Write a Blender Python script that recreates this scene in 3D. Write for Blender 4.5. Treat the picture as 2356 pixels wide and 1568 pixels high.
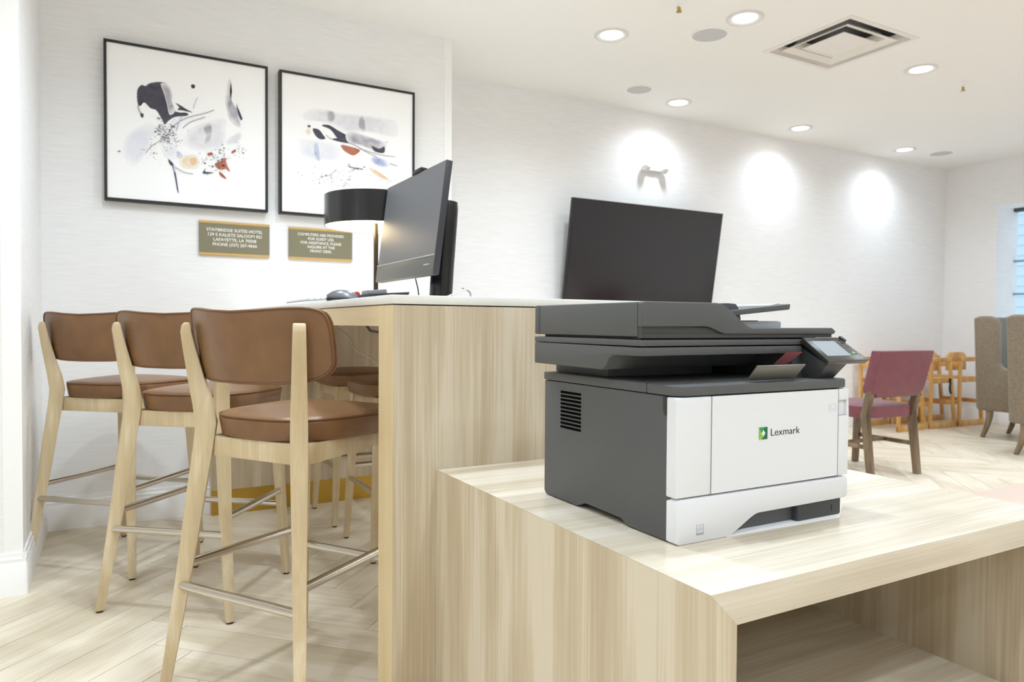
import bpy, bmesh, math, random
from mathutils import Vector, Matrix
random.seed(7)
for o in list(bpy.data.objects): bpy.data.objects.remove(o)
SC = bpy.context.scene
COL = SC.collection
R = math.radians

# ------------------------------------------------------------------ camera
YAW, PIT, ROL, FPX = R(29.082), R(-1.3214), R(.3708), 1644.0
CW, CH = 2356, 1568
CAM_H = 1.0
_f = Vector((math.sin(YAW)*math.cos(PIT), math.cos(YAW)*math.cos(PIT), math.sin(PIT)))
_r = Vector((math.cos(YAW), -math.sin(YAW), 0)); _u = _r.cross(_f)
_R = math.cos(ROL)*_r + math.sin(ROL)*_u
_U = -math.sin(ROL)*_r + math.cos(ROL)*_u
cam_d = bpy.data.cameras.new('camera'); cam = bpy.data.objects.new('camera', cam_d); COL.objects.link(cam)
cam_d.sensor_width = 36; cam_d.lens = FPX/CW*36; cam_d.clip_start = .05; cam_d.clip_end = 100
m = Matrix((( _R.x, _U.x, -_f.x, 0), (_R.y, _U.y, -_f.y, 0), (_R.z, _U.z, -_f.z, CAM_H), (0,0,0,1)))
cam.matrix_world = m
cam_d.dof.use_dof = True; cam_d.dof.focus_distance = 1.45; cam_d.dof.aperture_fstop = 7.1
SC.camera = cam
def ray(x, y): return _f + _R*((x-CW/2)/FPX) - _U*((y-CH/2)/FPX)
def at(x, y, ax, v):
    d = ray(x, y); i = 'XYZ'.index(ax); c = (0, 0, CAM_H)
    t = (v-c[i])/d[i]; return Vector((0, 0, CAM_H)) + t*d

# ------------------------------------------------------------------ world and exposure
W = bpy.data.worlds.new('world'); SC.world = W; W.use_nodes = True
bg = W.node_tree.nodes['Background']; bg.inputs[0].default_value = (.80, .90, 1.0, 1); bg.inputs[1].default_value = 1.6
SC.view_settings.view_transform = 'Standard'; SC.view_settings.look = 'None'
SC.view_settings.gamma = 1; SC.view_settings.use_curve_mapping = False
SC.view_settings.exposure = 0.0
SC.cycles.max_bounces = 12; SC.cycles.diffuse_bounces = 7; SC.cycles.glossy_bounces = 5
DOWN_W = 77.0          # power of each ceiling downlight
CEIL = 2.741

# ------------------------------------------------------------------ materials
def lin(c):
    def g(v):
        v /= 255.0
        return v/12.92 if v <= .04045 else ((v+.055)/1.055)**2.4
    return (g(c[0]), g(c[1]), g(c[2]), 1)
MATS = {}
def base_mat(name):
    m = bpy.data.materials.new(name); m.use_nodes = True; nt = m.node_tree
    return m, nt, nt.nodes['Principled BSDF']
def mat(name, c, rough=.5, metal=0, var=0, scale=20, stretch=(1,1,1), bump=0, bscale=None, spec=.5, c2=None, coat=0, sheen=0):
    if name in MATS: return MATS[name]
    m, nt, p = base_mat(name)
    p.inputs['Base Color'].default_value = lin(c); p.inputs['Roughness'].default_value = rough
    p.inputs['Metallic'].default_value = metal; p.inputs['Specular IOR Level'].default_value = spec
    p.inputs['Coat Weight'].default_value = coat; p.inputs['Coat Roughness'].default_value = .15
    p.inputs['Sheen Weight'].default_value = sheen
    if var or bump:
        tc = nt.nodes.new('ShaderNodeTexCoord'); mp = nt.nodes.new('ShaderNodeMapping')
        mp.inputs['Scale'].default_value = stretch; nt.links.new(tc.outputs['Object'], mp.inputs['Vector'])
        n = nt.nodes.new('ShaderNodeTexNoise'); n.inputs['Scale'].default_value = scale; n.inputs['Detail'].default_value = 6
        nt.links.new(mp.outputs[0], n.inputs['Vector'])
        if var:
            r = nt.nodes.new('ShaderNodeValToRGB'); r.color_ramp.elements[0].position = .3; r.color_ramp.elements[1].position = .7
            if c2 is None: c2 = tuple(max(0, v*(1-var)) for v in c)
            r.color_ramp.elements[0].color = lin(c2); r.color_ramp.elements[1].color = lin(c)
            nt.links.new(n.outputs['Fac'], r.inputs[0]); nt.links.new(r.outputs[0], p.inputs['Base Color'])
        if bump:
            b = nt.nodes.new('ShaderNodeBump'); b.inputs['Strength'].default_value = bump; b.inputs['Distance'].default_value = .002
            src = n
            if bscale:
                src = nt.nodes.new('ShaderNodeTexNoise'); src.inputs['Scale'].default_value = bscale; nt.links.new(mp.outputs[0], src.inputs['Vector'])
            nt.links.new(src.outputs['Fac'], b.inputs['Height']); nt.links.new(b.outputs[0], p.inputs['Normal'])
    MATS[name] = m; return m
def wood(name, tones, axis='Z', rough=.38, across=26, along=.9, rand=False, spec=.5, fine=1.0, coat=0):
    """laminate / timber: broad bands and fine streaks that run along one axis"""
    if name in MATS: return MATS[name]
    m, nt, p = base_mat(name); N = nt.nodes.new; Lk = nt.links.new
    tc = N('ShaderNodeTexCoord'); src = tc.outputs['Object']
    if rand:
        oi = N('ShaderNodeObjectInfo'); mul = N('ShaderNodeVectorMath'); mul.operation = 'SCALE'
        cb = N('ShaderNodeCombineXYZ'); cb.inputs[0].default_value = 37; cb.inputs[1].default_value = 53; cb.inputs[2].default_value = 19
        Lk(cb.outputs[0], mul.inputs[0]); Lk(oi.outputs['Random'], mul.inputs['Scale'])
        ad = N('ShaderNodeVectorMath'); ad.operation = 'ADD'; Lk(src, ad.inputs[0]); Lk(mul.outputs[0], ad.inputs[1]); src = ad.outputs[0]
    def mapped(a, l):
        mp = N('ShaderNodeMapping'); s = [a, a, a]; s['XYZ'.index(axis)] = l; mp.inputs['Scale'].default_value = s
        Lk(src, mp.inputs['Vector']); return mp.outputs[0]
    n1 = N('ShaderNodeTexNoise'); n1.inputs['Scale'].default_value = 1; n1.inputs['Detail'].default_value = 3; n1.inputs['Distortion'].default_value = .6
    Lk(mapped(across*.42, along), n1.inputs['Vector'])
    n2 = N('ShaderNodeTexNoise'); n2.inputs['Scale'].default_value = 1; n2.inputs['Detail'].default_value = 5
    Lk(mapped(across*9, along*3.2), n2.inputs['Vector'])
    n3 = N('ShaderNodeTexNoise'); n3.inputs['Scale'].default_value = 1; n3.inputs['Detail'].default_value = 2; n3.inputs['Distortion'].default_value = 1.2
    Lk(mapped(across*2.2, along*1.3), n3.inputs['Vector'])
    a1 = N('ShaderNodeMath'); a1.operation = 'MULTIPLY_ADD'; Lk(n2.outputs['Fac'], a1.inputs[0]); a1.inputs[1].default_value = .44*fine; 
    a0 = N('ShaderNodeMath'); a0.operation = 'MULTIPLY_ADD'; Lk(n3.outputs['Fac'], a0.inputs[0]); a0.inputs[1].default_value = .32; Lk(n1.outputs['Fac'], a0.inputs[2])
    Lk(a0.outputs[0], a1.inputs[2])
    r = N('ShaderNodeValToRGB'); e = r.color_ramp.elements; e[0].position = .66; e[0].color = lin(tones[0]); e[1].position = 1.08; e[1].color = lin(tones[2])
    k = r.color_ramp.elements.new(.87); k.color = lin(tones[1])
    Lk(a1.outputs[0], r.inputs[0]); Lk(r.outputs[0], p.inputs['Base Color'])
    p.inputs['Roughness'].default_value = rough; p.inputs['Specular IOR Level'].default_value = spec
    p.inputs['Coat Weight'].default_value = coat; p.inputs['Coat Roughness'].default_value = .1
    b = N('ShaderNodeBump'); b.inputs['Strength'].default_value = .12; b.inputs['Distance'].default_value = .001
    Lk(n2.outputs['Fac'], b.inputs['Height']); Lk(b.outputs[0], p.inputs['Normal'])
    MATS[name] = m; return m
def emit(name, c, s):
    if name in MATS: return MATS[name]
    m, nt, p = base_mat(name); p.inputs['Base Color'].default_value = lin(c)
    p.inputs['Emission Color'].default_value = lin(c); p.inputs['Emission Strength'].default_value = s
    MATS[name] = m; return m

M_WALL = mat('wallpaper', (244,244,245), .75, var=.035, scale=6, stretch=(1.2,1.2,26), bump=.18, bscale=14)
M_CEIL = mat('ceiling_paint', (243,242,239), .9, bump=.05, scale=60)
M_TRIMW = mat('white_trim', (246,246,246), .42)
M_LAM_V = wood('laminate_upright', ((181,163,136),(198,182,156),(212,199,178)), 'Z')
M_LAM_X = wood('laminate_lengthwise_sheen', ((194,181,160),(210,199,180),(222,213,198)), 'X', rough=.24, coat=.22)  # tones lightened so the tabletop's reflected light sits in the colour
M_LAM_Y = wood('laminate_crosswise', ((181,163,136),(198,182,156),(212,199,178)), 'Y')
M_EDGE_Z = wood('maple_edge_upright', ((214,190,146),(224,203,162),(230,212,175)), 'Z', across=14, fine=.5)
M_EDGE_Y = wood('maple_edge_long', ((214,190,146),(224,203,162),(230,212,175)), 'Y', across=14, fine=.5)
M_QUARTZ = mat('white_quartz', (236,234,229), .3, var=.04, scale=9)
M_BEECH = wood('pale_beech', ((196,174,138),(208,189,154),(219,203,173)), 'Z', across=30, along=2, rough=.42, fine=.7)
M_LEATH = mat('tan_leather', (131,94,61), .36, var=.10, scale=14, bump=.12, bscale=320)
M_PIPE = mat('leather_piping', (112,76,46), .4)
M_CHROME = mat('brushed_chrome', (214,208,198), .2, metal=1)
M_BLACK = mat('black_plastic', (22,22,23), .42)
M_BLACKG = mat('black_gloss', (20,20,21), .16)
M_GREY = mat('printer_grey', (86,87,88), .55, var=.05, scale=500, bump=.2)
M_GREY2 = mat('printer_dark_grey', (60,61,63), .5)
M_GREYL = mat('printer_light_grey', (165,168,172), .4)
M_PWHITE = mat('printer_white', (226,227,231), .42)
M_SEAM = mat('printer_seam', (120,121,128), .6)
M_GOLD = mat('brass_kick', (196,160,72), .34, metal=.75)
M_PLANK = wood('plank_floor', ((198,184,160),(211,198,176),(222,211,192)), 'X', rough=.4, across=11, along=1.6, rand=True)
M_GROUT = mat('floor_joint', (150,128,96), .8)
M_CARPET = mat('rose_carpet', (206,186,172), .95, var=.08, scale=160, bump=.3)
M_PAPER = mat('paper', (246,246,248), .5)
M_FABRIC = mat('taupe_fabric', (142,126,106), .95, var=.22, scale=120, bump=.35, sheen=.2)
M_FABRIC2 = mat('slate_fabric', (128,132,126), .95, var=.15, scale=90, bump=.3)
M_MAROON = mat('maroon_vinyl', (122,66,76), .38, var=.08, scale=20, bump=.08, bscale=300)
M_WALNUT = wood('grey_walnut', ((92,74,56),(116,96,74),(138,118,94)), 'Z', across=30, along=2)
M_OAK = wood('honey_oak', ((188,134,66),(208,156,86),(222,176,108)), 'Z', across=30, along=2)

# ------------------------------------------------------------------ mesh helpers
class MB:
    def __init__(s, o=(0,0,0)): s.v = []; s.f = []; s.o = o
    def add(s, vs, fs):
        k = len(s.v); s.v += [(v[0]-s.o[0], v[1]-s.o[1], v[2]-s.o[2]) for v in vs]; s.f += [tuple(i+k for i in f) for f in fs]; return s
    def box(s, x0, x1, y0, y1, z0, z1):
        v = [(x,y,z) for z in (z0,z1) for y in (y0,y1) for x in (x0,x1)]
        return s.add(v, [(0,2,3,1),(4,5,7,6),(0,1,5,4),(2,6,7,3),(0,4,6,2),(1,3,7,5)])
    def hexa(s, b, t):          # bottom and top quads (counter-clockwise from above)
        return s.add(list(b)+list(t), [(3,2,1,0),(4,5,6,7),(0,1,5,4),(1,2,6,5),(2,3,7,6),(3,0,4,7)])
    def prism(s, poly, ax, a, b):
        n = len(poly)
        def P(p, q): return {'X':(q,p[0],p[1]), 'Y':(p[0],q,p[1]), 'Z':(p[0],p[1],q)}[ax]
        v = [P(p,a) for p in poly] + [P(p,b) for p in poly]
        return s.add(v, [tuple(range(n)), tuple(range(2*n-1, n-1, -1))] + [(i,(i+1)%n+0 if False else (i+1)%n, (i+1)%n+n, i+n) for i in range(n)])
    def tube(s, path, r, n=10, cap=True, closed=False):
        path = [Vector(p) for p in path]; m_ = len(path); rs = r if isinstance(r, (list,tuple)) else [r]*m_
        prev = None; rings = []
        for i, p in enumerate(path):
            if closed: t = path[(i+1)%m_]-path[i-1]
            else: t = path[min(i+1,m_-1)]-path[max(i-1,0)]
            t.normalize()
            if prev is None:
                a = t.cross(Vector((0,0,1)));
                if a.length < .1: a = t.cross(Vector((1,0,0)))
                a.normalize()
            else:
                a = prev - t*prev.dot(t); a.normalize()
            prev = a; b = t.cross(a)
            rings.append([p + (a*math.cos(2*math.pi*k/n)+b*math.sin(2*math.pi*k/n))*rs[i] for k in range(n)])
        v = [q for ring in rings for q in ring]; f = []
        for i in range(m_ if closed else m_-1):
            j = (i+1)%m_
            for k in range(n): f.append((i*n+k, i*n+(k+1)%n, j*n+(k+1)%n, j*n+k))
        if cap and not closed: f += [tuple(range(n-1,-1,-1)), tuple((m_-1)*n+k for k in range(n))]
        return s.add(v, f)
    def lathe(s, prof, c=(0,0,0), n=32, close=False):
        v = []; f = []; m_ = len(prof)
        for (r, z) in prof:
            for k in range(n): v.append((c[0]+r*math.cos(2*math.pi*k/n), c[1]+r*math.sin(2*math.pi*k/n), c[2]+z))
        for i in range(m_ if close else m_-1):
            j = (i+1)%m_
            for k in range(n): f.append((i*n+k, i*n+(k+1)%n, j*n+(k+1)%n, j*n+k))
        if not close:
            if prof[0][0] > 1e-5: f.append(tuple(range(n-1,-1,-1)))
            if prof[-1][0] > 1e-5: f.append(tuple((m_-1)*n+k for k in range(n)))
        return s.add(v, f)
    def frame(s, x0, x1, z0, z1, w, y0, y1):   # rectangular ring in XZ with thickness y0..y1
        s.box(x0,x1,y0,y1,z1-w,z1); s.box(x0,x1,y0,y1,z0,z0+w); s.box(x0,x0+w,y0,y1,z0+w,z1-w); s.box(x1-w,x1,y0,y1,z0+w,z1-w); return s
    def build(s, name, mt, parent=None, bevel=0, seg=2, smooth=None, label=None, M=None):
        me = bpy.data.meshes.new(name); me.from_pydata(s.v, [], s.f)
        bm = bmesh.new(); bm.from_mesh(me)
        bmesh.ops.remove_doubles(bm, verts=bm.verts, dist=1e-6)
        bmesh.ops.recalc_face_normals(bm, faces=bm.faces)
        if bevel:
            es = [e for e in bm.edges if len(e.link_faces) == 2 and e.calc_face_angle(0) > .5]
            bmesh.ops.bevel(bm, geom=es, offset=bevel, segments=seg, profile=.5, affect='EDGES', clamp_overlap=True)
        if M is not None: bm.transform(M)
        bm.to_mesh(me); bm.free()
        if smooth is not None or bevel:
            for p in me.polygons: p.use_smooth = True
            me.set_sharp_from_angle(angle=R(smooth if smooth else 35))
        me.materials.append(mt)
        o = bpy.data.objects.new(name, me); COL.objects.link(o)
        if parent: o.parent = parent
        if label: o['label'] = label
        return o
def tag(o, label, cat, group=None):
    o['label'] = label; o['category'] = cat
    if group: o['group'] = group
    return o
def solid_attr(o):
    a = o.data.attributes.new('wash', 'FLOAT', 'POINT')
    a.data.foreach_set('value', [1.0]*len(o.data.vertices)); return o
def thing(name, label, cat, loc=(0,0,0), rz=0, group=None):
    o = bpy.data.objects.new(name, None); COL.objects.link(o); o.location = loc; o.rotation_euler = (0,0,rz)
    o.empty_display_size = .1
    return tag(o, label, cat, group)
def struct(o): o['kind'] = 'structure'; return o
def copy_tree(o, parent=None):
    c = o.copy(); COL.objects.link(c); c.parent = parent
    for ch in o.children: copy_tree(ch, c)
    return c
def text_obj(name, body, size, mt, parent, M, align='CENTER', sx=1.0, spacing=1.0, line=1.0, bold=0.0, depth=.0003, shear=0):
    cu = bpy.data.curves.new(name, 'FONT'); cu.body = body; cu.size = size; cu.align_x = align; cu.align_y = 'CENTER'
    cu.space_character = spacing; cu.space_line = line; cu.extrude = depth; cu.offset = bold; cu.resolution_u = 3
    tmp = bpy.data.objects.new('tmp', cu); COL.objects.link(tmp)
    dg = bpy.context.evaluated_depsgraph_get(); me = bpy.data.meshes.new_from_object(tmp.evaluated_get(dg))
    bpy.data.objects.remove(tmp); bpy.data.curves.remove(cu)
    me.transform(M @ Matrix.Diagonal((sx,1,1,1))); me.materials.clear(); me.materials.append(mt)
    o = bpy.data.objects.new(name, me); COL.objects.link(o); o.parent = parent; return o
FACE_NY = Matrix(((1,0,0,0),(0,0,-1,0),(0,1,0,0),(0,0,0,1)))     # text in XY -> stands facing -Y
def smooth_loop(pts, k=6):
    n = len(pts); out = []
    for i in range(n):
        p0, p1, p2, p3 = (Vector(pts[(i+j-1)%n]) for j in range(4))
        for q in range(k):
            t = q/k
            out.append(.5*((2*p1)+(p2-p0)*t+(2*p0-5*p1+4*p2-p3)*t*t+(3*p1-p0-3*p2+p3)*t**3))
    return out
def smooth_path(pts, k=8):
    out = []; P = [Vector(p) for p in pts]; n = len(P)
    for i in range(n-1):
        p0, p1, p2, p3 = P[max(i-1,0)], P[i], P[i+1], P[min(i+2,n-1)]
        for q in range(k):
            t = q/k; out.append(.5*((2*p1)+(p2-p0)*t+(2*p0-5*p1+4*p2-p3)*t*t+(3*p1-p0-3*p2+p3)*t**3))
    return out + [P[-1]]

# ================================================================== the setting
YP, YT, XR, XP = 4.04, 4.62, 8.06, 1.812       # picture wall, tv wall, right wall, end of picture wall
XL, YF = -3.2, -3.8
# ---- floor: joint-coloured slab with herringbone planks
floor = struct(MB().box(XL-.2, XR+.6, YF-.2, YT+.2, -.1, -.0045).build('floor', M_GROUT))
PWD, PLN = .145, .87
planks = []
def inside_room(u, v):
    x = (u-v)*.70711; y = (u+v)*.70711
    return x, y
def visible_weight(cx, cy):
    d = cx*_f.x + cy*_f.y; l = cx*_R.x + cy*_R.y
    if d < .6: return -1
    if abs(l/d) > .80: return -1
    if cy > YT+.5 or cy < 1.2 or cx > XR+.3: return -1
    if cx < XP and cy > YP+.45: return -1
    return 1/d
a_ = PWD; u0, v0 = 1.811, 1.667
for i in range(-70, 90):
    for j in range(-9, 9):
        ue = u0 + i*a_ + j*PLN; vt = v0 + i*a_ - j*PLN
        for horiz in (True, False):
            if horiz: cu_, cv_ = ue-PLN/2, vt-a_/2
            else: cu_, cv_ = ue+a_/2, vt-PLN/2
            x, y = inside_room(cu_, cv_)
            w = visible_weight(x, y)
            inb = XL-.5 < x < XR+.5 and YF-.5 < y < YT+.5
            if inb: planks.append((w, x, y, horiz))
planks.sort(key=lambda t: -t[0])
pm = MB().box(-PLN/2+.0012, PLN/2-.0012, -a_/2+.0012, a_/2-.0012, -.0044, 0)
proto = pm.build('plank', M_PLANK, floor, bevel=.0008, seg=1)
rest = MB(); cnt = 0
for w, x, y, h in planks:
    ang = R(45) if h else R(-45)
    if cnt < 298 and w > 0:
        o = proto if cnt == 0 else proto.copy()
        if cnt: COL.objects.link(o)
        o.parent = floor; o.location = (x, y, 0); o.rotation_euler = (0, 0, ang); cnt += 1
    else:
        c, s_ = math.cos(ang), math.sin(ang); q = []
        for dx, dy in ((-1,-1),(1,-1),(1,1),(-1,1)):
            px, py = dx*(PLN/2-.0012), dy*(a_/2-.0012); q.append((x+c*px-s_*py, y+s_*px+c*py))
        rest.hexa([(p[0],p[1],-.0044) for p in q], [(p[0],p[1],0) for p in q])
ro = rest.build('plank_field', M_PLANK, floor); ro['kind'] = 'stuff'
struct(MB().box(2.55, XR, YF, 2.383, -.002, .006).build('floor_carpet', M_CARPET))
# ---- ceiling with an opening for the air diffuser
VX0, VX1, VY0, VY1 = 3.63, 4.22, 2.63, 3.22
cm = MB()
cm.box(XL-.2, VX0, YF-.2, YT+.2, CEIL, CEIL+.12); cm.box(VX1, XR+.6, YF-.2, YT+.2, CEIL, CEIL+.12)
cm.box(VX0, VX1, YF-.2, VY0, CEIL, CEIL+.12); cm.box(VX0, VX1, VY1, YT+.2, CEIL, CEIL+.12)
struct(cm.build('ceiling', M_CEIL))
# ---- walls
PX = -.30; PY = 3.15                      # corner of the projecting wall on the left
struct(MB().box(PX, XP, YP, YT+.12, 0, CEIL).build('wall_back', M_WALL))
struct(MB().box(XL, PX, PY, YT, 0, CEIL).build('wall_left', M_WALL))
struct(MB().box(XP, XR+.5, YT, YT+.15, 0, CEIL).build('wall_rear', M_WALL))
struct(MB().box(XL-.15, XL, YF, PY, 0, CEIL).build('wall_side', M_WALL))
struct(MB().box(XL-.15, XR+.5, YF-.15, YF, 0, CEIL).build('wall_front', M_WALL))
WY0, WY1, WZ0, WZ1, WD = 2.5, 4.09, .95, 2.27, .42
wr = MB(); wr.box(XR, XR+WD, WY1, YT+.1, 0, CEIL); wr.box(XR, XR+WD, WY0, WY1, WZ1, CEIL); wr.box(XR, XR+WD, WY0, WY1, 0, WZ0); wr.box(XR, XR+WD, YF, WY0, 0, CEIL)
struct(wr.build('wall_right', M_WALL))
# ---- baseboards and corner guards
def baseboard(name, x0, x1, y0, y1, nrm):
    """profiled skirting; nrm is the direction it faces"""
    b = MB(); t = .016; h = .155
    prof = [(0,0),(t,0),(t,h*.72),(t*.7,h*.78),(t*.75,h*.86),(t*.45,h*.9),(t*.4,h),(0,h)]
    if nrm == '-Y': b.prism([(y0-p[0], p[1]) for p in prof], 'X', x0, x1)
    if nrm == '+X': b.prism([(x0+p[0], p[1]) for p in prof], 'Y', y0, y1)
    if nrm == '-X': b.prism([(x0-p[0], p[1]) for p in prof], 'Y', y0, y1)
    return struct(b.build(name, M_TRIMW, smooth=30))
baseboard('baseboard_back', PX, XP, YP, YP, '-Y')
baseboard('baseboard_left', XL, PX+.012, PY, PY, '-Y')
baseboard('baseboard_return', PX, PX, PY-.012, YP, '+X')
baseboard('baseboard_rear', XP, XR, YT, YT, '-Y')
baseboard('baseboard_right', XR, XR, YF, YT, '-X')
g = MB(); g.box(PX-.058, PX+.002, PY-.002, PY+.0, .15, CEIL); g.box(PX, PX+.002, PY-.002, PY+.06, .15, CEIL)
struct(g.build('trim_1', M_TRIMW, bevel=.0008, seg=1))
g = MB(); g.box(XP-.05, XP+.002, YP-.002, YP, .0, CEIL); g.box(XP, XP+.002, YP-.002, YP+.05, .0, CEIL)
struct(g.build('trim_2', M_TRIMW, bevel=.0008, seg=1))
# ---- window in the right wall, with the pale siding of a building outside
XW = XR+WD-.06
win = MB()
M_WFR = mat('window_frame', (72,78,80), .4)
w1 = struct(MB().box(XW-.03, XW+.05, WY0, WY1, WZ1-.035, WZ1).build('window_1', M_WFR))
MB().box(XW-.03, XW+.05, WY0, WY1, WZ0, WZ0+.04).build('sill_rail', M_WFR, w1)
M_GLASS = bpy.data.materials.new('window_glass'); M_GLASS.use_nodes = True
_nt = M_GLASS.node_tree; _nt.nodes.clear()
_o = _nt.nodes.new('ShaderNodeOutputMaterial'); _mx = _nt.nodes.new('ShaderNodeMixShader'); _t = _nt.nodes.new('ShaderNodeBsdfTransparent'); _g = _nt.nodes.new('ShaderNodeBsdfGlossy')
_mx.inputs[0].default_value = .06; _g.inputs['Roughness'].default_value = .02; _t.inputs[0].default_value = (.93,.97,.98,1)
_nt.links.new(_t.outputs[0], _mx.inputs[1]); _nt.links.new(_g.outputs[0], _mx.inputs[2]); _nt.links.new(_mx.outputs[0], _o.inputs[0])
M_MUNT = mat('muntin', (150,170,182), .5)
zs = [WZ0+.04, 1.36, 1.71, WZ1-.035]
for i in range(3):
    MB().box(XW, XW+.006, WY0, WY1, zs[i], zs[i+1]).build('pane', M_GLASS, w1)
    if i: MB().box(XW-.012, XW+.02, WY0, WY1, zs[i]-.011, zs[i]+.011).build('muntin', M_MUNT, w1)
M_SID = mat('siding', (196,214,228), .6)
ext = thing('neighbouring_building', 'pale blue boarded building seen through the window glass', 'building', (13.2, 4.5, 0))
for i in range(24):
    MB().hexa([(0,-5,i*.17),(.1,-5,i*.17),(.1,6,i*.17),(0,6,i*.17)], [(.03,-5,i*.17+.172),(.1,-5,i*.17+.172),(.1,6,i*.17+.172),(.03,6,i*.17+.172)]).build('siding_board', M_SID, ext)

# ================================================================== ceiling fittings
M_RING = mat('downlight_trim', (222,221,218), .35)
M_LAMP = emit('downlight_lens', (255,252,246), 14)
def downlight(x, y, label, power=1.0, group='recessed ceiling downlights'):
    t = thing('downlight', label, 'light', (x, y, CEIL-.0125), group=group)
    MB().lathe([(.104,.0125),(.104,.008),(.098,.004),(.090,.0025),(.082,.004),(.066,.011),(.066,.0125)], n=36).build('trim_ring', M_RING, t, smooth=40)
    MB().lathe([(.0675,.0122),(.0675,.0105),(.0,.0095)], n=36).build('lens', M_LAMP, t, smooth=60)
    ld = bpy.data.lights.new('downlight_lamp', 'SPOT'); ld.energy = DOWN_W*power; ld.spot_size = R(156); ld.spot_blend = 1.0; ld.shadow_soft_size = .06
    ld.color = (.772, .893, 1.0)
    lo = bpy.data.objects.new('downlight_lamp', ld); COL.objects.link(lo); lo.parent = t; lo.location = (0,0,-.012)
    return t
seen = [((2.617,3.50), 'white recessed downlight beside the end of the picture wall'), ((3.126,2.933), 'white recessed downlight between the ceiling speaker and the square air diffuser'),
        ((4.771,2.918), 'white recessed downlight beside the brass sprinkler head'), ((3.861,4.29), 'white recessed downlight over the wall-mounted emergency light'),
        ((5.28,4.30), 'white recessed downlight along the television wall, middle of its row'), ((6.788,4.30), 'white recessed downlight along the television wall, beside the corner speaker')]
for p, l in seen: downlight(*p, l, .42 if p[1] > 4 else .85)
for p in ((1.15,2.85),(.3,2.6),(.45,1.9),(1.15,1.2),(-1.1,1.7),(-.7,.3),(1.15,-.7),(2.9,1.2),(2.9,-.7),(4.7,1.2),(4.7,-.7),(6.5,1.2),(6.5,2.92),(3.9,2.0),(5.6,2.0),(-.7,-1.6),(1.15,-2.4),(2.9,-2.4),(4.7,-2.4),(6.5,-.7),(-2.4,.3),(-2.4,-1.6)):  # unseen: assumed grid, plus fill added to brighten picture and television walls
    downlight(*p, 'white recessed downlight in the ceiling out of the photograph\'s view', {(1.15,2.85):.75,(.3,2.6):.9,(-1.1,1.7):.7,(.45,1.9):.9,(3.9,2.0):.45,(5.6,2.0):.45}.get(p, 1.03), group='downlights elsewhere in the ceiling')
M_SPK = mat('speaker_grille', (205,205,206), .7, var=.06, scale=300)
def speaker(x, y, r, label):
    t = thing('ceiling_speaker', label, 'speaker', (x, y, CEIL-.008), group='round ceiling speakers')
    MB().lathe([(r,.008),(r,.003),(r-.006,0),(r-.014,.002),(r-.014,.008)], n=40).build('rim', M_TRIMW, t, smooth=40)
    MB().lathe([(r-.013,.004),(r*.6,.0025),(0,.002)], n=40).build('grille', M_SPK, t, smooth=60)
speaker(3.119,3.203,.115,'round grey ceiling speaker between two bright downlights')
speaker(3.392,4.196,.105,'round grey ceiling speaker close to the television wall over the screen')
speaker(7.238,4.205,.115,'round grey ceiling speaker near the far corner of the room')
def sprinkler(x, y, label):
    t = thing('sprinkler_head', label, 'sprinkler', (x, y, CEIL-.06), group='fire sprinklers')
    MB().lathe([(.0,.06),(.035,.06),(.035,.054),(.01,.05),(.008,.03),(.0,.03)], n=20).build('escutcheon', M_TRIMW, t, smooth=40)
    mb = MB().lathe([(.0,.03),(.006,.03),(.007,.012),(.003,.01),(0,.01)], n=14); mb.tube([(-.012,0,.03),(-.014,0,.015),(0,0,.006)],.002,6); mb.tube([(.012,0,.03),(.014,0,.015),(0,0,.006)],.002,6)
    mb.build('frame', M_GOLD, t, smooth=40)
    MB().lathe([(0,.006),(.016,.005),(.016,.003),(0,.003)], n=16).build('deflector', M_GOLD, t)
sprinkler(5.291,2.927,'small brass sprinkler head beyond the third downlight')
sprinkler(2.66,2.96,'small brass sprinkler head in front of the first downlight')
# ---- four-way air diffuser
dv = thing('air_diffuser', 'square white four-way air diffuser with stepped vanes set in ceiling', 'vent', ((VX0+VX1)/2, (VY0+VY1)/2, CEIL))
M_VENT = mat('diffuser_white', (232,228,222), .35); M_DUCT = mat('duct_inside', (120,122,124), .4)
b = MB()
def sqring(b, r0, z0, r1, z1, t=.003):
    q = lambda r, z: [(-r,-r,z),(r,-r,z),(r,r,z),(-r,r,z)]
    A, B = q(r0,z0), q(r1,z1); A2, B2 = q(r0,z0+t), q(r1,z1+t)
    for i in range(4):
        j = (i+1)%4
        b.add([A[i],A[j],B[j],B[i],A2[i],A2[j],B2[j],B2[i]], [(0,1,2,3),(7,6,5,4),(0,4,5,1),(3,2,6,7),(1,5,6,2),(0,3,7,4)])
sqring(b, .318, -.004, .286, -.004, .006); b.build('outer_frame', M_VENT, dv)
b = MB(); sqring(b, .288, -.003, .262, .045); b.build('vane', M_VENT, dv)
b = MB(); sqring(b, .235, -.006, .185, .012); b.build('vane', M_VENT, dv)
b = MB(); sqring(b, .188, .01, .165, .05); b.build('vane', M_VENT, dv)
b = MB(); b.box(-.135,.135,-.135,.135,.004,.007); sqring(b, .15, -.004, .132, .006); b.build('centre_plate', M_VENT, dv)
b = MB(); b.box(-.3,.3,-.3,.3,.14,.15); b.box(-.3,-.294,-.3,.3,.0,.14); b.box(.294,.3,-.3,.3,.0,.14); b.box(-.3,.3,-.3,-.294,.0,.14); b.box(-.3,.3,.294,.3,.0,.14); b.build('duct_box', M_DUCT, dv)

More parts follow.
